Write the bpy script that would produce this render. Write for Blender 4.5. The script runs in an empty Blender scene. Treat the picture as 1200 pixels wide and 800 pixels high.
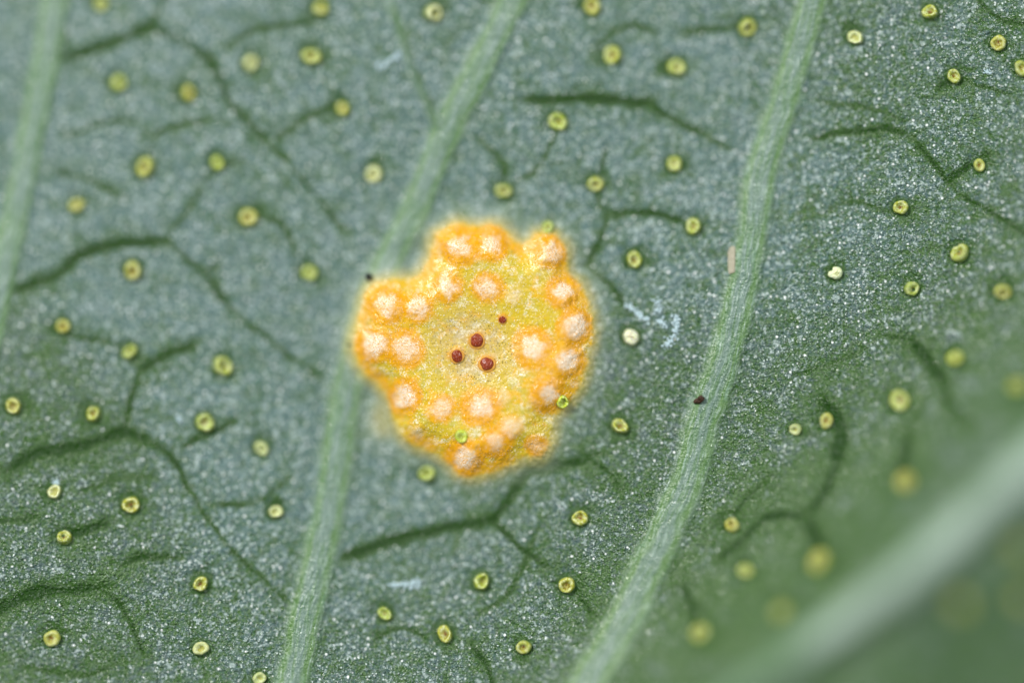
import bpy, math, random
import numpy as np
from mathutils import Vector, Matrix

# ------------------------------------------------------------------ scale
U = 0.001          # metres per millimetre: the scene is built at its real size
PX = 0.01          # millimetres per photograph pixel in the plane of focus
D = 80.0           # lens to plane of focus, mm
sc = bpy.context.scene
col = sc.collection

# ------------------------------------------------------------------ camera
cam_d = bpy.data.cameras.new('macro_camera')
cam = bpy.data.objects.new('macro_camera', cam_d); col.objects.link(cam)
cam.location = (0, 0, D * U)
cam_d.sensor_width = 36.0
cam_d.lens = 36.0 * D / 12.0
cam_d.clip_start = 0.002; cam_d.clip_end = 5.0
cam_d.dof.use_dof = True
cam_d.dof.focus_distance = D * U
cam_d.dof.aperture_fstop = 6.6
cam_d.dof.aperture_blades = 0
sc.camera = cam

# ------------------------------------------------------------------ world and lamps (diffused macro flash, plus an added fill)
w = bpy.data.worlds.new('World'); sc.world = w; w.use_nodes = True
bg = w.node_tree.nodes['Background']
bg.inputs[0].default_value = (0.80, 0.92, 1.0, 1); bg.inputs[1].default_value = 0.20

def area(name, loc, size, power, color=(1, 1, 1)):
    l = bpy.data.lights.new(name, 'AREA'); l.shape = 'DISK'; l.size = size * U; l.energy = power; l.color = color
    o = bpy.data.objects.new(name, l); col.objects.link(o)
    o.location = Vector(loc) * U
    o.rotation_euler = (-Vector(loc)).to_track_quat('-Z', 'Y').to_euler()
    return o
area('flash_key', (-85, 85, 110), 30, 0.29, (1.0, 0.98, 0.95))
area('glint_fill', (80, 30, 130), 30, 0.10, (0.95, 0.98, 1.0))  # second lamp, added out of view to raise glints

sc.view_settings.view_transform = 'Standard'; sc.view_settings.look = 'None'
sc.view_settings.exposure = 0.0; sc.view_settings.gamma = 1.0
sc.render.engine = 'CYCLES'
sc.cycles.use_denoising = True
sc.cycles.denoiser = 'OPENIMAGEDENOISE'; sc.cycles.denoising_input_passes = 'RGB_ALBEDO_NORMAL'
sc.cycles.max_bounces = 5

rnd = random.Random(11)
rng = np.random.default_rng(7)

# ------------------------------------------------------------------ numpy helpers
def sstep(a, b, x):
    t = np.clip((x - a) / (b - a), 0, 1); return t * t * (3 - 2 * t)
_lat = {}
def vnoise(x, y, scale, seed):
    L = _lat.setdefault(seed, np.random.default_rng(seed).random((256, 256)))
    x = x / scale + 1000.37; y = y / scale + 1000.71
    xi = np.floor(x).astype(np.int64); yi = np.floor(y).astype(np.int64)
    fx = x - xi; fy = y - yi
    fx = fx * fx * (3 - 2 * fx); fy = fy * fy * (3 - 2 * fy)
    a = L[xi & 255, yi & 255]; b = L[(xi + 1) & 255, yi & 255]
    c = L[xi & 255, (yi + 1) & 255]; d = L[(xi + 1) & 255, (yi + 1) & 255]
    return (a * (1 - fx) + b * fx) * (1 - fy) + (c * (1 - fx) + d * fx) * fy
def fbm(x, y, scale, seed, octs=3):
    s = 0; amp = 1; tot = 0
    for k in range(octs):
        s = s + amp * vnoise(x, y, scale / 2 ** k, seed + 31 * k); tot += amp; amp *= .55
    return s / tot
def smooth_line(pts, step=7.0):
    pts = [np.array(p, float) for p in pts]
    if len(pts) == 2: pts = [pts[0], (pts[0] + pts[1]) / 2 + rng.normal(0, 1.5, 2), pts[1]]
    P = [2 * pts[0] - pts[1]] + pts + [2 * pts[-1] - pts[-2]]
    out = []
    for i in range(1, len(P) - 2):
        n = max(2, int(np.linalg.norm(P[i + 1] - P[i]) / step))
        for k in range(n):
            t = k / n
            out.append(.5 * ((2 * P[i]) + (-P[i - 1] + P[i + 1]) * t + (2 * P[i - 1] - 5 * P[i] + 4 * P[i + 1] - P[i + 2]) * t * t
                             + (-P[i - 1] + 3 * P[i] - 3 * P[i + 1] + P[i + 2]) * t ** 3))
    out.append(P[-2])
    return np.array(out)

# ------------------------------------------------------------------ grid in photograph pixels (fine in view, coarser outside)
def axis(lo, hi, step, margin):
    a = list(np.arange(lo, hi + step, step)); g = step; x = a[-1]; right = []
    while x < hi + margin: g *= 1.09; x += g; right.append(x)
    g = step; x = a[0]; left = []
    while x > lo - margin: g *= 1.09; x -= g; left.append(x)
    return np.array(left[::-1] + a + right)
xs = axis(-30, 1230, 1.3, 750); ys = axis(-30, 830, 1.3, 600)
NX, NY = len(xs), len(ys)
X, Y = np.meshgrid(xs, ys)             # shape (NY, NX)

# large form of the leaf: height in mm above the plane of focus, read from how sharp each place is
CP = [(0,0,-.50),(150,100,-.38),(300,100,-.32),(0,250,-.38),(100,400,-.24),(0,500,-.14),(0,650,-.03),(100,700,0),(0,800,.10),(250,800,.05),
      (400,800,.0),(560,790,.04),(650,740,.03),(760,790,.42),(700,790,.22),(300,550,-.22),(330,350,-.32),(500,100,-.28),(450,200,-.28),(650,150,-.22),
      (800,200,-.22),(750,350,-.14),(760,480,-.09),(700,600,-.05),(860,100,-.26),(1000,50,-.12),(1000,300,-.03),(1060,240,0),(1180,60,.02),
      (1180,250,.10),(900,450,-.01),(880,540,.03),(1060,470,.20),(1120,420,.24),(1200,450,.55),(960,490,.10),(860,610,.14),(875,670,.30),
      (820,740,.42),(960,660,.48),(1060,560,.50),(560,410,-.36),(450,480,-.30),(640,300,-.28),(480,320,-.30),(650,480,-.22),(1200,560,1.42),(900,790,1.3),(1050,680,1.4),(1150,720,1.2),(1200,800,1.1),(1000,800,1.25),
      (1230,640,1.3)]
CPa = np.array(CP, float); CPa[:, 2] = np.where(CPa[:, 2] < 0, CPa[:, 2] * .82, CPa[:, 2])
def tps_fit(c):
    p = c[:, :2] / 400.; n = len(p)
    r = np.linalg.norm(p[:, None] - p[None], axis=2)
    K = np.where(r > 0, r * r * np.log(np.maximum(r, 1e-9)), 0) + np.eye(n) * .012
    A = np.zeros((n + 3, n + 3)); A[:n, :n] = K; A[:n, n] = 1; A[:n, n + 1:] = p; A[n, :n] = 1; A[n + 1:, :n] = p.T
    return p, np.linalg.solve(A, np.concatenate([c[:, 2], [0, 0, 0]]))
def tps_eval(fit, x, y):
    p, wgt = fit; n = len(p); x = x / 400.; y = y / 400.
    s = wgt[n] + wgt[n + 1] * x + wgt[n + 2] * y
    for i in range(n):
        r2 = (x - p[i, 0]) ** 2 + (y - p[i, 1]) ** 2
        s = s + wgt[i] * .5 * r2 * np.log(np.maximum(r2, 1e-12))
    return s
def soft_clamp(v, lo, hi, k=120.):
    v = np.where(v > hi, hi + k * np.tanh((v - hi) / k), v)
    return np.where(v < lo, lo + k * np.tanh((v - lo) / k), v)
fit = tps_fit(CPa)
cx = np.linspace(-800, 2000, 281); cy = np.linspace(-700, 1500, 221)      # coarse evaluation, then bilinear
CXg, CYg = np.meshgrid(soft_clamp(cx, -20, 1220), soft_clamp(cy, -20, 820))
Zc = tps_eval(fit, CXg, CYg)
fx = np.clip((X + 800) / 10, 0, 279.999); fy = np.clip((Y + 700) / 10, 0, 219.999)
ix = fx.astype(int); iy = fy.astype(int); tx = fx - ix; ty = fy - iy
tx = tx * tx * (3 - 2 * tx) * .0 + tx; ty = ty
Z = (Zc[iy, ix] * (1 - tx) + Zc[iy, ix + 1] * tx) * (1 - ty) + (Zc[iy + 1, ix] * (1 - tx) + Zc[iy + 1, ix + 1] * tx) * ty
Z = Z + .05 * (fbm(X, Y, 170, 3) - .5) + .018 * (fbm(X, Y, 45, 5) - .5)

A_vein = np.zeros_like(X); A_va = np.zeros_like(X); A_vs = np.zeros_like(X); A_let = np.zeros_like(X)
ZV = np.zeros_like(X); PART = np.zeros(X.shape, int)          # which part each vertex belongs to; 0 = blade
names = {0: ('blade', 'leaf')}
def new_part(name, owner):
    k = len(names); names[k] = (name, owner); return k

def line_field(line, reach, wob=0.0, seed=0):
    """distance, signed side, along (px) from a polyline, on the window of the grid that it can reach"""
    lo = line.min(0) - reach - 6; hi = line.max(0) + reach + 6
    i0, i1 = np.searchsorted(xs, [lo[0], hi[0]]); j0, j1 = np.searchsorted(ys, [lo[1], hi[1]])
    sl = (slice(j0, j1), slice(i0, i1)); x = X[sl]; y = Y[sl]
    if wob:
        x, y = x + wob * 2 * (fbm(x, y, 26, 40 + seed, 3) - .5), y + wob * 2 * (fbm(x, y, 26, 90 + seed, 3) - .5)
    best = np.full(x.shape, 1e9); side = np.zeros(x.shape); along = np.zeros(x.shape); s0 = 0
    for a, b in zip(line[:-1], line[1:]):
        d = b - a; L = np.hypot(*d)
        if L < 1e-6: continue
        t = np.clip(((x - a[0]) * d[0] + (y - a[1]) * d[1]) / L ** 2, 0, 1)
        ex = x - a[0] - t * d[0]; ey = y - a[1] - t * d[1]
        dd = np.hypot(ex, ey); m = dd < best
        best = np.where(m, dd, best); along = np.where(m, s0 + t * L, along)
        side = np.where(m, np.sign(d[0] * ey - d[1] * ex), side); s0 += L
    return sl, best, side, along, s0

# ------------------------------------------------------------------ veins
VEINLETS = [
 (.9,7,[(68,70),(105,60),(140,47),(178,32)]), (.5,5,[(178,32),(188,8),(196,-20)]), (.75,7,[(178,32),(215,52),(248,76),(272,122),(310,163)]),
 (.5,5,[(310,163),(350,205),(405,272)]), (.6,6,[(268,55),(285,42),(310,33),(360,28),(385,20)]), (.55,6,[(72,161),(110,148),(135,140),(155,144)]),
 (.55,6,[(175,158),(215,145),(248,140)]), (.6,6,[(240,212),(262,196),(282,188)]), (.45,6,[(200,272),(220,245),(238,215)]), (.5,7,[(325,165),(355,140),(398,120)]),
 (.95,8,[(12,342),(60,325),(90,302),(140,285),(192,283)]), (.6,7,[(192,283),(215,300),(242,325),(280,370)]), (.42,5,[(280,370),(320,402),(378,444)]),
 (.4,6,[(235,320),(262,305)]), (.55,6,[(58,383),(85,393),(140,405),(160,430)]), (.85,7,[(165,434),(190,420),(228,404)]), (.65,7,[(163,436),(153,470),(144,506)]),
 (1,9,[(8,552),(40,532),(90,524),(142,508),(172,516)]), (.75,7,[(172,516),(200,535),(222,572)]), (.4,6,[(222,572),(245,610),(290,660),(345,712)]),
 (.55,7,[(212,528),(235,512),(278,492)]), (.6,7,[(-10,613),(40,607)]), (.85,7,[(78,626),(105,620),(128,614)]),
 (1,10,[(-20,722),(30,698),(65,691),(120,690)]), (.6,6,[(120,690),(145,715),(172,768)]), (.6,6,[(143,662),(160,653),(212,652)]),
 (.9,8,[(402,652),(465,632),(528,616),(575,611)]), (.95,8,[(575,611),(602,576),(618,556),(650,545),(690,540)]), (.6,6,[(690,540),(712,552),(728,575)]), (.5,6,[(676,541),(712,530)]),
 (.7,6,[(575,612),(610,640),(645,666)]), (.7,6,[(668,690),(682,706),(698,722)]), (.8,7,[(553,755),(570,780),(580,815)]), (.45,6,[(440,745),(470,735),(500,748)]),
 (1,8,[(612,117),(660,117),(710,118),(760,121)]), (.7,6,[(760,121),(790,140),(825,158)]), (.4,6,[(825,158),(860,178)]), (.4,6,[(653,148),(636,190),(606,217)]),
 (.8,7,[(712,250),(755,249),(802,258)]), (.55,6,[(712,250),(700,290),(686,312)]), (.7,6,[(686,312),(715,335),(740,372)]), (.45,6,[(712,168),(706,195),(702,236),(712,250)]),
 (.7,7,[(955,162),(1000,155),(1040,150),(1068,160)]), (.55,6,[(1068,160),(1098,198),(1122,226)]), (.6,6,[(1122,226),(1160,246),(1210,278)]), (.8,9,[(1100,104),(1117,94),(1132,97)]),
 (.5,5,[(1132,97),(1155,103),(1185,112)]), (.8,8,[(1110,213),(1122,202),(1146,190)]), (.6,5,[(1140,-10),(1165,18),(1205,30)]), (.6,7,[(1035,394),(1068,398)]),
 (1,9,[(1068,398),(1085,420),(1105,445)]), (.7,9,[(1105,445),(1112,470),(1135,498)]), (.95,10,[(966,468),(985,505),(983,540)]), (.85,9,[(983,540),(966,575),(945,605)]),
 (.7,9,[(945,605),(900,606),(872,630),(842,655)]), (.95,13,[(945,605),(956,630),(963,660)]), (.8,10,[(1064,508),(1055,545),(1050,565)]), (.8,10,[(800,684),(806,700),(822,716)]),
 (.75,9,[(806,700),(815,728),(822,750)]), (.4,6,[(930,440),(975,425),(1010,410)]), (.35,7,[(960,120),(1010,125),(1060,140)]), (.45,7,[(60,200),(100,210),(140,230)]),
 (.4,7,[(180,560),(140,560),(100,575)]), (.35,6,[(150,770),(95,790),(20,780)]), (.4,6,[(630,620),(600,690),(560,720)]), (.45,7,[(900,560),(870,590),(850,620)]),
 (.4,8,[(870,30),(830,34),(800,40)]), (.35,7,[(960,250),(1000,235),(1050,250)]), (.4,7,[(300,255),(330,262),(350,300)]), (.4,8,[(1080,470),(1065,505)]),
 (.5,8,[(900,690),(930,700),(950,720)]), (.35,7,[(690,60),(735,30),(770,40)]), (.35,7,[(560,160),(590,190),(592,222)]), (.4,7,[(340,560),(300,590),(250,590)]),
]
for q, (st, wd, pts) in enumerate(VEINLETS):
    sl, d, sd, al, L = line_field(smooth_line(pts), wd * 2.4, wob=3.0, seed=q % 17)
    x, y = X[sl], Y[sl]
    hw = wd * (.44 + .16 * (st > .8)) * (.55 + .9 * fbm(x, y, 24, 210 + q, 2))
    ends = np.clip(np.minimum(al, L - al) / 14., 0, 1) * .65 + .35
    m = st * np.exp(-(d / np.maximum(hw, .6)) ** 2) * ends * (.52 + .9 * vnoise(x, y, 19, 300 + q))
    m = m + .16 * st * np.exp(-(d / (wd * 1.9)) ** 2)
    A_let[sl] = np.maximum(A_let[sl], np.clip(m * 1.45, 0, 1))
    Z[sl] -= .016 * st * np.exp(-(d / (wd * .8)) ** 2)
    k = new_part('veinlet', 'leaf')
    P = PART[sl]; P[d < wd * .85] = k

def vein(name, pts, hw, ridge, taper=(1, 1), streak=1.0, soft=0.0):
    line = smooth_line(pts, 12.)
    sl, d, sd, al, L = line_field(line, hw * 3, wob=2.2, seed=5)
    h = hw * (taper[0] + (taper[1] - taper[0]) * al / L)
    u = d / h
    m = 1 - sstep(.55 - soft * .45, 1.3 + soft * .8, u + .5 * (fbm(X[sl], Y[sl], 22, 77) - .5))
    m = m * (1 - soft * .55 * sstep(.54, .68, al / L)) * (1 - soft * .5 * fbm(X[sl], Y[sl], 90, 78))
    if soft: m = np.clip(m * 1.3, 0, 1)
    A_vein[sl] = np.maximum(A_vein[sl], m * streak)
    near = u < 1.6
    A_va[sl] = np.where(near, sd * u * hw * PX, A_va[sl]); A_vs[sl] = np.where(near, al * PX, A_vs[sl])
    wave = .8 + .4 * vnoise(al * 0 + sd * u * 3.1 + 7, al / 60., 1, 91)
    ZV[sl] += ridge * np.exp(-(u / .85) ** 2) * wave * .5 + ridge * .5 * np.sqrt(np.clip(1 - (u / 1.1) ** 2, 0, 1)) * (1 - sstep(.9, 1.1, u))
    ZV[sl] -= ridge * .16 * np.exp(-((u - 1.35) / .35) ** 2)
    A_let[sl] = A_let[sl] * (1 - m)
    k = new_part(name, 'leaf')
    P = PART[sl]; P[u < 1.12] = k
vein('lateral_vein', [(110,-250),(85,-80),(66,0),(52,80),(37,160),(18,250),(2,330),(-20,420),(-60,560),(-110,700)], 17, .045, (1, 1), .8)
vein('lateral_vein', [(690,-230),(640,-80),(601,0),(567,70),(530,140),(504,200),(484,250),(458,300),(428,370),(410,440),(400,500),(391,560),(376,640),(358,720),(342,800),(325,880),(300,1000)], 20, .045, (.9, 1.1), .8)
vein('lateral_vein', [(1000,-230),(975,-80),(953,0),(935,60),(915,130),(892,200),(882,270),(868,340),(848,420),(828,480),(806,560),(776,630),(748,690),(712,760),(688,800),(650,880)], 20, .045, (.85, 1.25), .8)
vein('branch_vein', [(445,-60),(457,0),(470,40),(482,80),(498,120),(511,142)], 7, .012, (1.1, .8), .45)
vein('midrib', [(1900,-60),(1500,255),(1290,460),(1200,548),(1120,622),(1050,682),(985,728),(900,790),(810,850),(640,960),(300,1180)], 27, .34, (1.1, .9), soft=.6)

# dark mark along the branch vein that joins the middle lateral vein
sl, d, sd, al, L = line_field(smooth_line([(460,10),(472,45),(486,85),(501,122),(511,140)]), 20, 2, 3)
A_let[sl] = np.maximum(A_let[sl], .55 * np.exp(-(d / 4.5) ** 2))

# ------------------------------------------------------------------ rust fungus: swollen cushion with cups
AECIA = [  # x, y, core radius, core strength, orange strength, orange reach
 (539,289,14,.85,1,30),(577,285,13,.75,1,28),(644,295,14,.7,1,25),(525,336,14,.85,.8,24),(571,337,13,.85,.8,24),(660,340,13,1,1,28),
 (454,358,14,.75,1,30),(492,361,14,.8,.75,24),(673,382,16,1,1,26),(436,404,16,1,.9,26),(475,408,17,.85,1,30),(624,408,15,1,1,34),
 (665,423,15,1,.8,28),(641,461,12,.95,1,30),(474,463,15,1,1,26),(517,478,13,.7,.7,22),(562,476,15,.9,1,30),(588,465,10,.35,.3,18),
 (488,506,11,.45,.35,16),(600,499,13,.6,.5,22),(582,518,12,.6,.9,24),(545,537,14,.95,1.1,30),(630,523,10,.35,.75,18),(601,346,11,.5,.2,18),
 (439,476,9,.3,.5,13)]
sl = (slice(*np.searchsorted(ys, [180, 640])), slice(*np.searchsorted(xs, [330, 800])))
x, y = X[sl], Y[sl]
wx = x + 7 * (fbm(x, y, 30, 501) - .5) + 3 * (fbm(x, y, 8, 503, 2) - .5); wy = y + 7 * (fbm(x, y, 30, 502) - .5) + 3 * (fbm(x, y, 8, 504, 2) - .5)
ora = np.ones_like(x); core = np.zeros_like(x); dome = np.zeros_like(x); aid = np.zeros(x.shape, int); bestd = np.full(x.shape, 1e9)
OUTLINE = [(390 + a / 2.353, 240 + b / 2.353) for a, b in [(285,75),(340,52),(400,60),(455,55),(498,85),(525,110),(560,80),(610,82),(645,125),(650,185),(690,220),(708,275),(722,340),
           (705,420),(690,480),(655,540),(612,585),(600,650),(575,690),(530,695),(470,725),(400,752),(345,742),(310,705),(255,680),(195,650),(170,585),(140,520),(75,450),(52,385),(75,290),(105,225),(165,202),(225,200),(262,150)]]
loop = smooth_line(OUTLINE + [OUTLINE[0]], 7.)
ed = np.full(x.shape, 1e9); ins = np.zeros(x.shape, bool)
for a, b in zip(loop[:-1], loop[1:]):
    dv = b - a; L2 = dv @ dv
    if L2 < 1e-9: continue
    t = np.clip(((wx - a[0]) * dv[0] + (wy - a[1]) * dv[1]) / L2, 0, 1)
    ed = np.minimum(ed, np.hypot(wx - a[0] - t * dv[0], wy - a[1] - t * dv[1]))
    ins ^= ((a[1] > wy) != (b[1] > wy)) & (wx < dv[0] * (wy - a[1]) / (dv[1] if abs(dv[1]) > 1e-9 else 1e-9) + a[0])
ed = np.where(ins, ed, -ed)                       # px inside (+) or outside (-) of the outline
for (ax, ay, r, cs, os_, orr) in AECIA:
    d = np.hypot(wx - ax, wy - ay)
    ora *= 1 - min(.97, os_ * .95) * (1 - sstep(r * .9, orr * 1.16, d))
    n = fbm(x, y, 6, 600 + int(ax), 2)
    core = np.maximum(core, cs * (1 - sstep(r * .45, r * 1.12, d + 11 * (n - .5))))
    b = np.clip(1 - (d / (r * 1.9)) ** 2, 0, 1); dome = np.maximum(dome, (.6 + .4 * cs) * b * b * (.022 if cs > .4 else .012))
    k = new_part('aecium', 'fungus')
    near = (d < r * 1.18) & (d / r < bestd); aid[near] = k; bestd = np.where(near, d / r, bestd)
ora = 1 - ora
fm = sstep(-9, 9, ed); halo = sstep(-32, 4, ed)
lowl = np.hypot((wx - 452) / 34., (wy - 490) / 45.); halo = np.maximum(halo, .8 * (1 - sstep(.3, 1.3, lowl)))
ora = np.maximum(ora, .55 * np.exp(-((ed - 8) / 11.) ** 2) * sstep(.4, .75, fbm(x, y, 60, 540, 2) + .25 * (y < 470)))

tan = np.exp(-(((wx - 553) / 45.) ** 2 + ((wy - 410) / 42.) ** 2) ** 1.5)
ora = ora * (1 - .8 * tan)
for sx_, sy_, r in [(558, 398, 12), (535, 417, 11), (570, 426, 12), (588, 374, 7)]: ora = np.maximum(ora, np.exp(-(np.hypot(wx - sx_, wy - sy_) / r) ** 2)); tan = tan * (1 - .8 * np.exp(-(np.hypot(wx - sx_, wy - sy_) / r) ** 2))
A_f = np.zeros_like(X); A_halo = np.zeros_like(X); A_or = np.zeros_like(X); A_core = np.zeros_like(X); A_tan = np.zeros_like(X)
A_f[sl] = fm; A_halo[sl] = halo; A_or[sl] = ora; A_core[sl] = core; A_tan[sl] = tan
Z[sl] += .23 * sstep(-16, 40, ed) + .05 * halo + dome + .015 * (fbm(x, y, 40, 520) - .5) * fm - .035 * tan
Z[sl] += fm * (.002 * (vnoise(x, y, 3.2, 530) - .5) + .001 * core * (vnoise(x, y, 2.6, 531) - .5) * 2)
ZV[sl] *= 1 - sstep(-20, 10, ed); Z = Z + ZV; A_let[sl] *= 1 - fm; A_vein[sl] *= 1 - fm
kc = new_part('cushion', 'fungus')
P = PART[sl]; P[fm > .45] = kc; P[aid > 0] = aid[aid > 0]

# ------------------------------------------------------------------ where the wax bloom is thin and a painted brightness falloff darkens it, and micro relief
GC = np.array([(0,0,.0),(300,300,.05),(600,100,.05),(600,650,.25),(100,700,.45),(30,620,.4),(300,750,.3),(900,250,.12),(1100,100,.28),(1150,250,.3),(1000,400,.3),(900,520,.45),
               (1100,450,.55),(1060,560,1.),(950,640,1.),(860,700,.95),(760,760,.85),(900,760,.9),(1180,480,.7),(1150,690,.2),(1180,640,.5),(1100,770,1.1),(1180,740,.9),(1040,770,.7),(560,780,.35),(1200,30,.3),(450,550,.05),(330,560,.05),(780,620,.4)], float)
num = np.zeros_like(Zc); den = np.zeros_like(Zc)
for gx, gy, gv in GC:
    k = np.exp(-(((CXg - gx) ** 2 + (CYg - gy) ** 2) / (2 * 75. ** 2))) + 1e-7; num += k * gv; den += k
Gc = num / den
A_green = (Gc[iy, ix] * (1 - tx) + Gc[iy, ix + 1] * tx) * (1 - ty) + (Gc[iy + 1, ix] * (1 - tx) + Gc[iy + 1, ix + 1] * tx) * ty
Z = Z + .0035 * (vnoise(X, Y, 3.4, 801) - .5) + .004 * (vnoise(X, Y, 7, 802) - .5)

# ------------------------------------------------------------------ glands: positions (photograph pixels), radius px, kind
GL = [(375,10,11,0),(508,15,11,1),(693,7,11,0),(876,32,11,0),(1001,43,10,1),(1089,14,10,0),(1169,50,10,0),(1117,89,9,0),(1197,80,10,0),(117,4,9,0),(138,97,11,0),(220,109,11,0),(293,74,11,1),
 (365,65,12,0),(401,127,10,0),(717,64,11,0),(792,78,11,0),(653,142,11,2),(790,192,10,0),(1147,193,9,0),(169,195,12,0),(254,190,10,2),(437,203,10,1),(89,240,10,0),(290,254,12,0),(590,223,11,0),
 (697,215,10,0),(812,265,11,0),(1055,243,10,0),(155,316,12,0),(362,319,11,0),(743,303,11,0),(1124,296,11,0),(978,319,9,3),(1068,337,10,0),(1175,341,11,0),(73,381,9,0),(152,411,10,0),(260,428,12,0),
 (739,394,11,4),(15,475,10,0),(108,484,10,0),(240,495,11,0),(306,524,10,1),(726,498,11,0),(1119,419,11,2),(1053,469,13,0),(968,492,11,0),(931,502,7,1),(1192,452,11,2),(63,575,9,1),(153,591,12,0),
 (75,629,9,0),(235,683,11,0),(61,747,10,0),(235,759,10,1),(323,599,9,1),(304,793,8,1),(679,606,10,0),(563,680,11,2),(664,685,11,0),(521,742,11,0),(613,757,9,0),(450,718,10,2),(500,555,10,2),
 (641,266,8,2),(857,614,10,0),(873,667,11,0),(960,657,14,0),(819,740,11,0),(1060,563,12,0),(915,716,10,0),(1125,706,12,0),(1197,640,11,0),(1196,700,10,0),
 (658,470,9,5),(540,510,9,5)]
for gx, gy, r, kd in GL:       # bare ring of tissue round each gland, with a one-sided shadow painted in dark green
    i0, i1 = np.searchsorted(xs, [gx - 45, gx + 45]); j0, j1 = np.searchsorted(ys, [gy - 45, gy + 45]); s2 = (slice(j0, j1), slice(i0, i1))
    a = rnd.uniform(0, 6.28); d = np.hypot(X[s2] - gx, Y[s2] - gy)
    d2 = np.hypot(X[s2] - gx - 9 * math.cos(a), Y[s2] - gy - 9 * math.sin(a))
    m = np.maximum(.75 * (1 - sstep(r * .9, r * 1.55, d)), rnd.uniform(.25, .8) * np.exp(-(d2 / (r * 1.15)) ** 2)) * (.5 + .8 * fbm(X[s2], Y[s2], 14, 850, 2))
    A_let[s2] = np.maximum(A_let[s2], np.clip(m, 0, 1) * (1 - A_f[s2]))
    Z[s2] += -.02 * np.exp(-((d - r * 1.15) / 5.) ** 2) * (1 - A_f[s2])

# ------------------------------------------------------------------ node helpers
class NT:
    def __init__(s, name):
        s.m = bpy.data.materials.new(name); s.m.use_nodes = True; s.t = s.m.node_tree; s.n = s.t.nodes; s.n.clear()
        s.out = s.n.new('ShaderNodeOutputMaterial')
    def link(s, a, b): s.t.links.new(a, b)
    def put(s, sock, v):
        if hasattr(v, 'is_output') or isinstance(v, bpy.types.NodeSocket): s.link(v, sock)
        elif isinstance(v, (tuple, list)) and len(v) == 3 and sock.type == 'RGBA': sock.default_value = (*v, 1)
        else: sock.default_value = v
    def attr(s, name):
        a = s.n.new('ShaderNodeAttribute'); a.attribute_name = name; return a.outputs['Fac']
    def math(s, op, a, b=0.0, c=None, clamp=False):
        n = s.n.new('ShaderNodeMath'); n.operation = op; n.use_clamp = clamp
        s.put(n.inputs[0], a); s.put(n.inputs[1], b)
        if c is not None: s.put(n.inputs[2], c)
        return n.outputs[0]
    def mix(s, f, a, b):
        n = s.n.new('ShaderNodeMix'); n.data_type = 'RGBA'; n.clamp_factor = True
        s.put(n.inputs[0], f); s.put(n.inputs[6], a); s.put(n.inputs[7], b); return n.outputs[2]
    def ramp(s, v, a, b, lo=0., hi=1.):
        n = s.n.new('ShaderNodeMapRange'); n.interpolation_type = 'SMOOTHSTEP'
        for i, q in enumerate((v, a, b, lo, hi)): s.put(n.inputs[i], q)
        return n.outputs[0]
    def coord(s, local=False):
        c = s.n.new('ShaderNodeTexCoord')
        if local: return c.outputs['Object']
        v = s.n.new('ShaderNodeVectorMath'); v.operation = 'SCALE'
        s.link(c.outputs['Object'], v.inputs[0]); v.inputs['Scale'].default_value = 1 / U; return v.outputs[0]
    def noise(s, vec, scale, detail=2., rough=.5):
        n = s.n.new('ShaderNodeTexNoise'); s.link(vec, n.inputs['Vector']); n.inputs['Scale'].default_value = scale
        n.inputs['Detail'].default_value = detail; n.inputs['Roughness'].default_value = rough; return n.outputs['Fac']
    def voro(s, vec, scale, feature='F1'):
        n = s.n.new('ShaderNodeTexVoronoi'); n.feature = feature; s.link(vec, n.inputs['Vector']); n.inputs['Scale'].default_value = scale; return n
    def sep(s, c):
        n = s.n.new('ShaderNodeSeparateColor'); s.link(c, n.inputs[0]); return n.outputs
    def comb(s, x, y, z):
        n = s.n.new('ShaderNodeCombineXYZ'); s.put(n.inputs[0], x); s.put(n.inputs[1], y); s.put(n.inputs[2], z); return n.outputs[0]
    def bump(s, h, dist_mm, strength=1.0):
        n = s.n.new('ShaderNodeBump'); s.put(n.inputs['Strength'], strength); n.inputs['Distance'].default_value = dist_mm * U
        s.link(h, n.inputs['Height']); return n.outputs[0]
    def bsdf(s, color, rough, normal=None, **kw):
        b = s.n.new('ShaderNodeBsdfPrincipled'); s.put(b.inputs['Base Color'], color); s.put(b.inputs['Roughness'], rough)
        if normal is not None: s.link(normal, b.inputs['Normal'])
        for k, v in kw.items(): s.put(b.inputs[k.replace('_', ' ')], v)
        s.link(b.outputs[0], s.out.inputs[0]); return b

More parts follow.
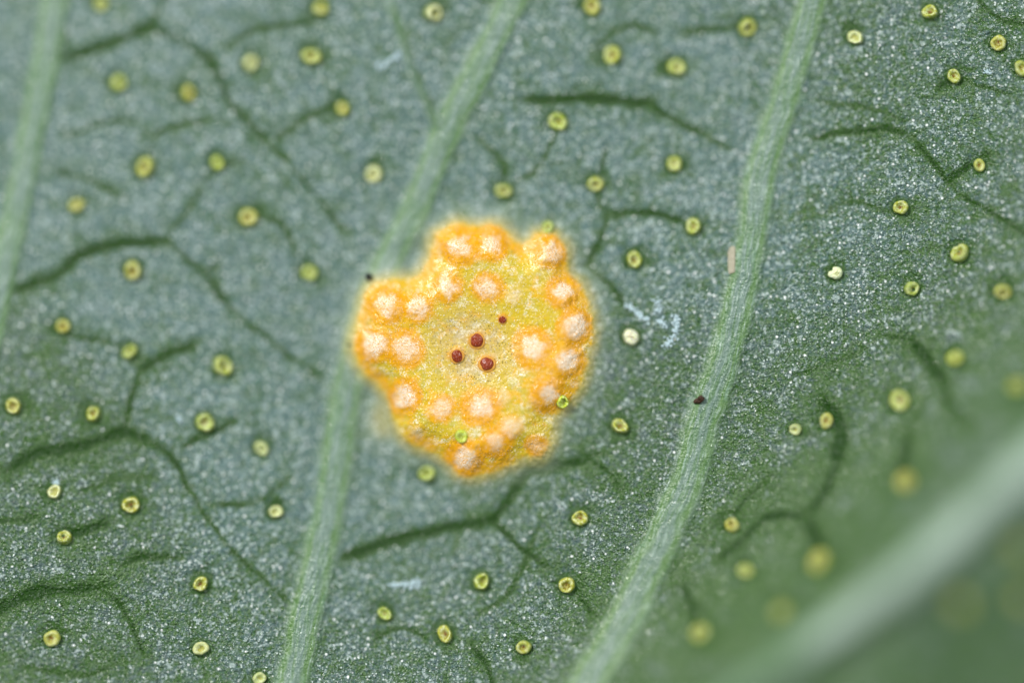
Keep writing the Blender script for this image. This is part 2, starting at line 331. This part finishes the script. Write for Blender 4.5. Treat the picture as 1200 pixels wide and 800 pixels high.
# ------------------------------------------------------------------ leaf and fungus tissue (one material, read from the painted fields)
def tissue():
    t = NT('leaf_tissue'); P = t.coord()
    vein_, let, green = t.attr('vein'), t.attr('let'), t.attr('green')
    f, halo, ora, core, tan = t.attr('fung'), t.attr('halo'), t.attr('orange'), t.attr('core'), t.attr('tan')
    n1 = t.noise(P, 1.3, 4., .6); n2 = t.noise(P, 7., 3., .6); n3 = t.noise(P, 28., 2., .6); nm = t.noise(P, 3.6, 3., .62); ng = t.noise(P, 14., 2., .6)
    v1 = t.voro(P, 24.); d1 = v1.outputs['Distance']; c1 = t.sep(v1.outputs['Color'])
    v2 = t.voro(P, 46.); d2 = v2.outputs['Distance']; c2 = t.sep(v2.outputs['Color'])
    # wax bloom
    wax = t.math('ADD', .80, t.math('MULTIPLY', t.math('SUBTRACT', n1, .5), .9))
    wax = t.math('ADD', wax, t.math('MULTIPLY', t.math('SUBTRACT', n2, .5), .9))
    wax = t.math('ADD', wax, t.math('MULTIPLY', t.math('SUBTRACT', n3, .5), 1.1))
    wax = t.math('ADD', wax, t.math('MULTIPLY', t.math('SUBTRACT', nm, .5), 1.5))
    wax = t.math('ADD', wax, t.math('MULTIPLY', t.math('SUBTRACT', ng, .5), 1.5))
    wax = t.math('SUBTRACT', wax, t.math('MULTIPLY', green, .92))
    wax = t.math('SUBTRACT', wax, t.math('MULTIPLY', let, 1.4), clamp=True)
    green_c = t.mix(n2, (.030, .095, .014), (.070, .155, .026))
    wax_falloff_c = t.mix(t.ramp(green, .05, .5), t.mix(nm, (.062, .140, .130), (.120, .205, .198)), t.mix(nm, (.040, .084, .075), (.078, .126, .122)))  # brightness falloff across the leaf painted in: wax colour darkens with green
    leaf = t.mix(wax, green_c, wax_falloff_c)
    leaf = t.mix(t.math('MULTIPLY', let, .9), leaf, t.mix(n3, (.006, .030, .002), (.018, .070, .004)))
    # wax granules, and glints on the cells painted as white specks
    gran_glint = t.math('MULTIPLY', t.ramp(d1, .14, .36, 1., 0.), t.ramp(c1[0], .45, .95))
    gran_glint = t.math('MULTIPLY', gran_glint, t.ramp(wax, .05, .6, .08, 1.))
    leaf = t.mix(t.math('MULTIPLY', gran_glint, .95), leaf, (.74, .86, .80))
    salt = t.math('MULTIPLY', t.ramp(d2, .2, .5, 1., 0.), t.ramp(c2[0], .62, .9))
    leaf = t.mix(t.math('MULTIPLY', salt, t.ramp(wax, .05, .7, .15, .75)), leaf, (.55, .66, .62))
    pit = t.math('MULTIPLY', t.ramp(d2, .25, .6, 1., 0.), t.ramp(c2[1], .50, .72))
    leaf = t.mix(t.math('MULTIPLY', pit, .85), leaf, (.016, .042, .014))
    v3 = t.voro(P, 12.5); c3 = t.sep(v3.outputs['Color'])
    big = t.math('MULTIPLY', t.ramp(v3.outputs['Distance'], .12, .25, 1., 0.), t.ramp(c3[0], .15, .95))
    big = t.math('MULTIPLY', big, t.ramp(wax, .1, .6, .05, 1.))
    leaf = t.mix(big, leaf, (.93, .97, .95))
    clump = t.math('MULTIPLY', t.ramp(t.noise(P, 17., 1., .5), .57, .67), t.ramp(wax, .2, .7, 0., .6))
    leaf = t.mix(clump, leaf, (.46, .57, .54))
    # veins: pale streaks running along them
    VC = t.comb(t.math('MULTIPLY', t.attr('vs'), 1.6), t.math('MULTIPLY', t.attr('va'), 17.), 0.)
    s1 = t.noise(VC, 1., 3., .6)
    VC2 = t.comb(t.math('MULTIPLY', t.attr('vs'), 5.), t.math('MULTIPLY', t.attr('va'), 48.), 3.)
    s2 = t.noise(VC2, 1., 2., .6)
    edge = t.ramp(t.math('ABSOLUTE', t.attr('va')), .04, .17)
    el = t.math('SUBTRACT', t.math('ABSOLUTE', t.attr('va')), .125); el = t.math('MULTIPLY', el, el)
    el = t.math('MULTIPLY', t.ramp(el, .0, .0022, 1., 0.), t.ramp(s1, .3, .6, .45, 1.))
    midr = t.ramp(vein_, .86, .97)
    vc = t.mix(edge, (.17, .26, .21), (.14, .23, .13))
    vc = t.mix(t.math('MULTIPLY', el, t.math('SUBTRACT', .8, midr)), vc, (.115, .25, .035))
    vc = t.mix(t.ramp(s1, .46, .60, 0., .8), vc, (.085, .195, .045))
    vc = t.mix(t.ramp(s1, .56, .70, 0., .8), vc, (.24, .38, .27))
    vc = t.mix(t.ramp(s2, .52, .72, 0., .8), vc, (.42, .55, .46))
    vc = t.mix(t.ramp(s2, .30, .46, .6, 0.), vc, (.06, .15, .04))
    vc = t.mix(t.math('MULTIPLY', midr, .75), vc, (.52, .65, .56))
    leaf = t.mix(t.ramp(vein_, .0, .8, 0., .85), leaf, vc)
    # pale halo round the fungus
    hal = t.math('MULTIPLY', halo, t.ramp(n3, .2, .7, .35, .8))
    leaf = t.mix(hal, leaf, t.mix(t.ramp(halo, .45, .95), (.34, .42, .30), (.62, .52, .17)))
    # fungus
    g1 = t.voro(P, 55.); gd = g1.outputs['Distance']; gc = t.sep(g1.outputs['Color'])
    yel = t.mix(n3, (.56, .395, .005), (.74, .55, .04))
    yel = t.mix(t.ramp(n2, .50, .68, 0., .65), yel, (.44, .43, .07))
    yel = t.mix(t.ramp(n1, .45, .7, 0., .6), yel, (.62, .46, .08))
    orc = t.mix(n3, (.70, .275, .001), (.87, .44, .003))
    fc = t.mix(t.ramp(t.math('ADD', ora, t.math('MULTIPLY', t.math('SUBTRACT', n3, .5), .6)), .12, .75), yel, orc)
    fc = t.mix(t.ramp(t.noise(P, 5.5, 3., .65), .52, .66, 0., .7), fc, (.82, .44, .006))
    fc = t.mix(t.math('MULTIPLY', tan, t.ramp(ng, .3, .7, .35, 1.)), fc, t.mix(n2, (.55, .34, .09), (.62, .50, .30)))
    spot = t.math('MULTIPLY', t.ramp(gd, .28, .48, 1., 0.), t.ramp(gc[0], .68, .80))
    fc = t.mix(t.math('MULTIPLY', spot, t.ramp(tan, .0, .6, .55, .9)), fc, t.mix(t.ramp(tan, .1, .6), (.34, .17, .004), (.07, .045, .010)))
    corc = t.mix(n3, (.90, .68, .44), (.95, .88, .80))
    nf = t.noise(P, 60., 2., .7)
    fc = t.mix(t.math('MULTIPLY', core, t.ramp(nf, .40, .58, .25, 1.)), fc, corc)
    fgl = t.math('MULTIPLY', t.ramp(gd, .2, .45, 1., 0.), t.ramp(gc[1], .52, .85))  # sparkle of the fungus surface, painted as near-white grains
    fc = t.mix(t.math('MULTIPLY', fgl, t.math('MAXIMUM', t.ramp(core, 0., .6, 0., .95), t.ramp(ora, .2, .8, .7, .4))), fc, (.98, .93, .78))
    flk = t.math('MULTIPLY', t.ramp(t.noise(P, 7.5, 2., .6), .54, .64), t.ramp(nf, .46, .58))
    fc = t.mix(t.math('MULTIPLY', flk, t.ramp(ora, .2, .8, .8, .15)), fc, (.92, .84, .62))
    fmask = t.ramp(t.math('ADD', f, t.math('MULTIPLY', t.math('SUBTRACT', n3, .5), .35)), .18, .82)
    colr = t.mix(fmask, leaf, fc)
    # relief and gloss
    h = t.math('MULTIPLY', t.ramp(d1, 0., .75, 1., 0.), t.math('ADD', .4, c1[1]))
    h = t.math('ADD', h, t.math('MULTIPLY', t.ramp(d2, 0., .75, 1., 0.), .5))
    h = t.math('ADD', h, t.math('MULTIPLY', n3, .4)); t_bump = .011
    h = t.math('MULTIPLY', h, t.math('SUBTRACT', 1., t.math('MULTIPLY', vein_, .6)))
    h = t.math('MULTIPLY', h, t.math('SUBTRACT', 1., t.math('MULTIPLY', f, .7)))
    h = t.math('ADD', h, t.math('MULTIPLY', t.math('MULTIPLY', s2, vein_), 1.2))
    nb = t.bump(h, t_bump, 1.0)
    rough = t.ramp(c1[2], .0, 1., .18, .50)
    b = t.bsdf(colr, rough, nb, Specular_IOR_Level=t.math('SUBTRACT', .55, t.math('MULTIPLY', let, .35)))
    return t.m
M_leaf = tissue()

def gland_mat(name, rim_a, rim_b, cen, pale):
    t = NT(name); P = t.coord(True); rr = t.attr('rr')
    oi = t.n.new('ShaderNodeObjectInfo'); rv = oi.outputs['Random']
    off = t.n.new('ShaderNodeVectorMath'); off.operation = 'ADD'; t.link(P, off.inputs[0]); t.link(t.comb(t.math('MULTIPLY', rv, 40.), 0., 0.), off.inputs[1])
    Q = off.outputs[0]
    n = t.noise(Q, 2.6, 3., .6); n2 = t.noise(Q, 7., 2., .6)
    c = t.mix(rv, rim_a, rim_b)
    c = t.mix(t.ramp(n, .42, .62, 0., pale), c, (.78, .82, .50))
    c = t.mix(t.math('MULTIPLY', t.ramp(t.math('ADD', rr, t.math('MULTIPLY', t.math('SUBTRACT', n, .5), 1.1)), t.math('ADD', .05, t.math('MULTIPLY', rv, .25)), t.math('ADD', .40, t.math('MULTIPLY', rv, .25)), 1., 0.), .9), c, t.mix(t.ramp(n2, .4, .62), cen, (.40, .36, .05)))
    c = t.mix(t.ramp(rr, .9, 1.03, 0., .7), c, (.10, .20, .02))
    nb = t.bump(t.math('ADD', n, t.math('MULTIPLY', n2, .6)), .014, .8)
    t.bsdf(c, t.ramp(n2, .3, .7, .18, .4), nb, Subsurface_Weight=.35, Subsurface_Radius=(.9, .7, .2), Subsurface_Scale=.05 * U)
    return t.m
MG = {0: gland_mat('gland_rim', (.32, .43, .05), (.44, .45, .045), (.19, .14, .010), .6),
      1: gland_mat('gland_pale', (.50, .59, .22), (.60, .64, .30), (.36, .38, .07), .8),
      2: gland_mat('gland_green', (.34, .46, .04), (.42, .50, .07), (.22, .30, .02), .5),
      3: gland_mat('gland_white', (.72, .84, .52), (.74, .84, .56), (.70, .80, .46), .9),
      4: gland_mat('gland_cream', (.78, .80, .58), (.80, .80, .60), (.80, .76, .66), .9),
      5: gland_mat('gland_lime', (.55, .68, .02), (.60, .70, .02), (.50, .60, .05), .5)}
def plain(name, c1, c2, rough, scale, dist, **kw):
    t = NT(name); P = t.coord(scale < 12); n = t.noise(P, scale, 3., .6)
    t.bsdf(t.mix(n, c1, c2), rough, t.bump(n, dist, .8), **kw); return t.m
M_pore = plain('gland_pore', (.10, .035, .008), (.30, .13, .02), .25, 3., .01)
M_droplet = plain('spermogonium_red', (.09, .003, .001), (.50, .065, .006), .2, 4.5, .02, Coat_Weight=.3, Coat_Roughness=.1)
M_skirt = plain('spermogonium_margin', (.60, .20, .008), (.74, .42, .05), .5, 5., .012)
M_black = plain('dark_speck', (.008, .010, .008), (.02, .025, .02), .28, 4., .006)
M_brown = plain('brown_crumb', (.025, .012, .006), (.09, .035, .015), .5, 4., .012)
M_wax = plain('white_residue', (.42, .58, .62), (.62, .76, .80), .5, 50., .01)
M_scale = plain('straw_scale', (.26, .29, .17), (.46, .38, .30), .45, 3., .01)

# ------------------------------------------------------------------ geometry from the height field
K = (D - Z) / D
VX = (X - 600) * PX * K * U; VY = (400 - Y) * PX * K * U; VZ = Z * U
V = np.stack([VX, VY, VZ], -1)
dx = np.gradient(V, axis=1); dy = np.gradient(V, axis=0)
Nrm = np.cross(dy, dx); Nrm /= np.linalg.norm(Nrm, axis=-1, keepdims=True)
if Nrm[NY // 2, NX // 2, 2] < 0: Nrm = -Nrm
Vf = V.reshape(-1, 3); Nf = Nrm.reshape(-1, 3)
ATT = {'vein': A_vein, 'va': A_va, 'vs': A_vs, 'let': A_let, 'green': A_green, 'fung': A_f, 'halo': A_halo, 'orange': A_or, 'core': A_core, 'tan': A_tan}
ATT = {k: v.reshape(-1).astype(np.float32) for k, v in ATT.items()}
idx = np.arange(NX * NY).reshape(NY, NX)
quads = np.stack([idx[1:, :-1], idx[1:, 1:], idx[:-1, 1:], idx[:-1, :-1]], -1).reshape(-1, 4)
qpart = PART[:-1, :-1].reshape(-1)

def link(o, parent=None):
    col.objects.link(o)
    if parent is not None: o.parent = parent
    return o
def thing(name, label, cat, loc=(0, 0, 0), group=None):
    o = link(bpy.data.objects.new(name, None)); o.location = loc; o.empty_display_size = .002
    return tag(o, label, cat, group)
def tag(o, label, cat, group=None):
    o['label'] = label; o['category'] = cat
    if group: o['group'] = group
    return o
def make_mesh(name, verts, faces, mat, smooth=True, attrs=None):
    me = bpy.data.meshes.new(name); me.from_pydata([tuple(v) for v in verts], [], [tuple(f) for f in faces])
    me.materials.append(mat)
    if smooth: me.shade_smooth()
    for k, v in (attrs or {}).items(): me.attributes.new(k, 'FLOAT', 'POINT').data.foreach_set('value', np.asarray(v, np.float32))
    return me
def field_mesh(name, q, extra=None):
    used, inv_ = np.unique(q, return_inverse=True); n = len(used); F = inv_.reshape(-1, 4)
    me = bpy.data.meshes.new(name)
    me.vertices.add(n); me.vertices.foreach_set('co', Vf[used].astype(np.float32).ravel())
    me.loops.add(F.size); me.loops.foreach_set('vertex_index', F.astype(np.int32).ravel())
    me.polygons.add(len(F)); me.polygons.foreach_set('loop_start', np.arange(0, F.size, 4, dtype=np.int32))
    me.update(calc_edges=True); me.shade_smooth()
    for k, v in ATT.items(): me.attributes.new(k, 'FLOAT', 'POINT').data.foreach_set('value', v[used])
    me.normals_split_custom_set_from_vertices(Nf[used].astype(np.float32))
    me.materials.append(M_leaf)
    return me

leaf = thing('leaf', 'grey green leaf underside with pale veins and many tiny yellow glands', 'leaf')
fungus = thing('rust_fungus', 'round yellow orange rust pustule cluster growing on the leaf', 'fungus')
order = np.argsort(qpart, kind='stable'); qs = qpart[order]
for k, (nm, owner) in names.items():
    a, b = np.searchsorted(qs, [k, k + 1])
    if b - a < 4: continue
    link(bpy.data.objects.new(nm, field_mesh(nm, quads[order[a:b]])), leaf if owner == 'leaf' else fungus)

# the other face of the blade and its cut edge give the leaf its thickness
rim = np.concatenate([idx[0, :], idx[1:, -1], idx[-1, -2::-1], idx[-2:0:-1, 0]])
cs = 12; si = np.unique(np.append(np.arange(0, NY, cs), NY - 1)); sj = np.unique(np.append(np.arange(0, NX, cs), NX - 1))
sub = V[np.ix_(si, sj)].copy(); sub[..., 2] -= .45 * U
n2y, n2x = len(si), len(sj); bi = np.arange(n2y * n2x).reshape(n2y, n2x)
bf = np.stack([bi[:-1, :-1], bi[:-1, 1:], bi[1:, 1:], bi[1:, :-1]], -1).reshape(-1, 4)
link(bpy.data.objects.new('upper_face', make_mesh('upper_face', sub.reshape(-1, 3), bf, M_leaf)), leaf)

# ------------------------------------------------------------------ placing things on the surface
def surf(px, py):
    i = int(np.clip(np.searchsorted(xs, px), 1, NX - 2)); j = int(np.clip(np.searchsorted(ys, py), 1, NY - 2))
    return Vector(V[j, i]), Vector(Nrm[max(j-8,0):j+9, max(i-8,0):i+9].reshape(-1, 3).mean(0)).normalized()
def frame_at(px, py, spin=0.0, lift=0.0):
    p, n = surf(px, py)
    xa = (Vector((1, 0, 0)) - n * n.x).normalized(); ya = n.cross(xa)
    return Matrix.Translation(p + n * lift * U) @ Matrix((xa, ya, n)).transposed().to_4x4() @ Matrix.Rotation(spin, 4, 'Z')

def gland_shape(seed, kind):
    r_ = random.Random(seed); seg = 30
    if kind in (3, 4): prof = [(0,.62),(.2,.62),(.4,.60),(.6,.54),(.78,.44),(.9,.30),(.98,.1),(1.0,-.1),(1.0,-.45)]
    elif kind == 5: prof = [(0,.12),(.2,.14),(.4,.2),(.55,.32),(.68,.46),(.8,.5),(.9,.40),(.98,.15),(1.0,-.1),(1.0,-.45)]
    else: prof = [(0,.02),(.16,.03),(.3,.08),(.42,.20),(.54,.36),(.66,.46),(.78,.47),(.88,.38),(.96,.16),(1.0,-.08),(1.0,-.45)]
    ph = [(r_.uniform(0, 6.28), r_.uniform(.2, 1.) * .075 / (1 + .8 * k_)) for k_ in range(6)]; pz = [(r_.uniform(0, 6.28), r_.uniform(.02, .09)) for _ in range(7)]
    ell = r_.uniform(.8, 1.0); off = (r_.uniform(-.2, .2), r_.uniform(-.2, .2)); notch = r_.uniform(0, 6.28)
    vs = [(0, 0, prof[0][1])]; rr = [0.]
    for (r, z) in prof[1:]:
        for k in range(seg):
            a = 6.28318 * k / seg
            rad = r * (1 + sum(m * math.sin((i + 2) * a + p) for i, (p, m) in enumerate(ph)))
            zz = z * (1 + sum(m * math.sin((i + 1) * a + p + 3 * r) for i, (p, m) in enumerate(pz))) if z > 0 else z
            if kind == 3:
                dn = abs((a - notch + 3.1416) % 6.28318 - 3.1416)
                rad *= 1 - .45 * math.exp(-(dn / .35) ** 2)
            zz += .07 * r_.uniform(-1, 1) * (z > .1)
            inn = (1 - r) * (r > 0)
            vs.append((rad * math.cos(a) + off[0] * inn, rad * ell * math.sin(a) + off[1] * inn, zz)); rr.append(r)
    fs = [(0, 1 + k, 1 + (k + 1) % seg) for k in range(seg)]
    for q in range(len(prof) - 2):
        for k in range(seg):
            a = 1 + q * seg + k; b = 1 + q * seg + (k + 1) % seg; fs.append((a, a + seg, b + seg, b))
    return make_mesh('gland', vs, fs, MG[kind], attrs={'rr': rr})
def blob_shape(name, seed, mat, sx=1, sy=1, sz=1, rough=.15, nu=12, nv=8, square=1.0):
    r_ = random.Random(seed); vs = []; fs = []
    w_ = [(Vector((r_.gauss(0, 1.6), r_.gauss(0, 1.6), r_.gauss(0, 1.6))), r_.uniform(0, 6.28)) for _ in range(5)]
    vs.append((0, 0, sz))
    for i in range(1, nv):
        th = math.pi * i / nv
        for k in range(nu):
            a = 6.28318 * k / nu; d = Vector((math.sin(th) * math.cos(a), math.sin(th) * math.sin(a), math.cos(th)))
            s = 1 + rough * sum(math.sin(d.dot(v) * 1.6 + p) for v, p in w_) / 2.2
            d = Vector([math.copysign(abs(c) ** square, c) for c in d]); vs.append((d.x * s * sx, d.y * s * sy, d.z * s * sz))
    vs.append((0, 0, -sz)); L = len(vs) - 1
    fs += [(0, 1 + k, 1 + (k + 1) % nu) for k in range(nu)]
    for i in range(nv - 2):
        for k in range(nu): a = 1 + i * nu + k; b = 1 + i * nu + (k + 1) % nu; fs.append((a, a + nu, b + nu, b))
    fs += [(L, 1 + (nv - 2) * nu + (k + 1) % nu, 1 + (nv - 2) * nu + k) for k in range(nu)]
    return make_mesh(name, vs, fs, mat)

variants = {k: [gland_shape(100 * k + s, k) for s in range(12 if k in (0, 1, 2) else 2)] for k in range(6)}
pores = [blob_shape('pore', 900 + s, M_pore, 1, .8, .55, .35) for s in range(4)]
for n, (gx, gy, r, kd) in enumerate(GL):
    s = r * rnd.uniform(.86, 1.02) * PX * U
    o = link(bpy.data.objects.new('gland', variants[kd][n % len(variants[kd])]), fungus if kd == 5 else leaf)
    o.matrix_world = frame_at(gx, gy, rnd.uniform(0, 6.28)) @ Matrix.Rotation(rnd.gauss(0, .22), 4, 'X') @ Matrix.Diagonal((s, s, s * rnd.uniform(.75, 1.1), 1))
    if kd in (3, 4): o['label'] = 'pale cream filled gland'
    if kd in (0, 2) and rnd.random() < .8:
        p = link(bpy.data.objects.new('pore', pores[n % 4]), o)
        e = rnd.uniform(.12, .22)
        p.matrix_parent_inverse = Matrix.Identity(4)
        p.location = (rnd.uniform(-.1, .1), rnd.uniform(-.1, .1), .06); p.scale = (e, e * rnd.uniform(.6, 1), e * .8); p.rotation_euler = (0, 0, rnd.uniform(0, 6))

# ------------------------------------------------------------------ spermogonia: dark red droplets in the middle of the fungus
for (sx_, sy_, r, sd_) in [(558, 398, 7.5, 1), (535, 417, 6.5, 2), (570, 426, 7.5, 3), (588, 374, 4.0, 4)]:
    s = r * PX * U
    sk = gland_shape(700 + sd_, 4); sk.materials.clear(); sk.materials.append(M_skirt)
    k = link(bpy.data.objects.new('spermogonium', sk), fungus)
    k.matrix_world = frame_at(sx_, sy_, sd_) @ Matrix.Diagonal((s * 1.4, s * 1.4, s * .16, 1))
    k['label'] = 'dark red droplet-like spore pit'
    d_ = link(bpy.data.objects.new('droplet', blob_shape('droplet', 720 + sd_, M_droplet, 1, 1, 1, .09, 24, 16)), k)
    d_.scale = (.76, .76, 2.6); d_.location = (0, 0, .3)

# ------------------------------------------------------------------ loose specks and residue lying on the leaf
def speck(name, px, py, shape, size, label, cat, spin=0, lift=0., group=None):
    o = link(bpy.data.objects.new(name, shape)); s = size * PX * U
    o.matrix_world = frame_at(px, py, spin, lift) @ Matrix.Diagonal((s, s, s, 1)); return tag(o, label, cat, group)
speck('dark_grain', 432, 324, blob_shape('dark_grain', 41, M_black, 1, 1, .9, .10, 18, 12), 4.6, 'round glossy black grain where the orange rust meets a pale vein', 'grain', 0, .035)
speck('dark_grain', 409, 403, blob_shape('dark_grain', 42, M_black, 1, .8, .8, .2), 1.9, 'minute black dot on the pale vein at the rim of the rust', 'grain', 0, .01)
speck('brown_crumb', 820, 467, blob_shape('brown_crumb', 43, M_brown, 1.5, .8, .8, .5, 16, 10), 4.0, 'ragged dark brown crumb on the edge of a pale vein', 'crumb', .4, .02)
speck('straw_scale', 857, 305, blob_shape('straw_scale', 44, M_scale, .42, 1.5, .16, .12, 24, 16, .5), 11., 'narrow straw coloured scale stuck along the side of a pale vein', 'scale', 0, -.004)

def residue(name, pts, wid, n, seed, label):
    """a powdery streak: many small wax granules lying along a path, one mesh"""
    r_ = np.random.default_rng(seed); line = smooth_line(pts, 2.); vs = []; fs = []
    base = surf(*line[len(line) // 2])[0]
    for q in range(n):
        t = r_.random(); c = line[int(t * (len(line) - 1))]; wd = wid[0] + (wid[1] - wid[0]) * t
        px, py = c[0] + r_.normal(0, wd * .42), c[1] + r_.normal(0, wd * .42)
        p, nn = surf(px, py); rad = r_.uniform(.5, 1.25) * PX * U * (1.1 if wd < 4 else 1.5)
        p = p + nn * rad * .5 - base; o0 = len(vs)
        for d in [(1,0,0),(0,1,0),(-1,0,0),(0,-1,0),(0,0,1),(0,0,-1),(.6,.6,.5),(-.6,.6,.5),(-.6,-.6,.5),(.6,-.6,.5)]:
            vs.append(tuple(p + Vector(d) * rad * r_.uniform(.75, 1.25)))
        for a, b, e in [(0,1,6),(1,2,7),(2,3,8),(3,0,9)]:
            fs += [(o0 + a, o0 + b, o0 + e), (o0 + b, o0 + a, o0 + 5)]
        for a, b, e in [(6,1,7),(7,2,8),(8,3,9),(9,0,6)]:
            fs += [(o0 + a, o0 + b, o0 + e), (o0 + a, o0 + e, o0 + 4)]
    o = link(bpy.data.objects.new(name, make_mesh(name, vs, fs, M_wax))); o.location = base
    return tag(o, label, 'residue')
residue('wax_streak', [(456,684),(475,684),(492,682)], (2, 7), 130, 1, 'bluish white comet shaped streak of wax alone on the grey leaf')
residue('wax_streak', [(734,356),(744,364),(760,376)], (5, 4), 80, 2, 'short straight white wax streak close beside the round cream gland')
residue('wax_streak', [(768,350),(772,360),(768,367)], (5, 5), 35, 3, 'faint small round patch of white wax between two longer streaks')
residue('wax_streak', [(790,368),(793,380),(788,392),(781,407)], (5, 6), 120, 4, 'long curved white wax streak between the cream gland and a pale vein')
residue('wax_streak', [(772,376),(778,382)], (6, 5), 35, 5, 'small white wax dab in the bend of the curved streak')
residue('wax_fleck', [(207,488),(212,492)], (3, 3), 30, 6, 'tiny pale blue fleck of wax near a gland on bare grey leaf')
residue('wax_fleck', [(64,564),(69,566)], (4, 3), 35, 7, 'tiny pale fleck of wax touching a small yellow gland')
residue('wax_fleck', [(1155,84),(1162,86)], (4, 3), 30, 8, 'tiny white fleck of wax near a gland with a dark green patch')
residue('wax_streak', [(440,78),(455,70),(470,62)], (8, 5), 70, 9, 'pale smudge of wax crossing the dark branch vein')
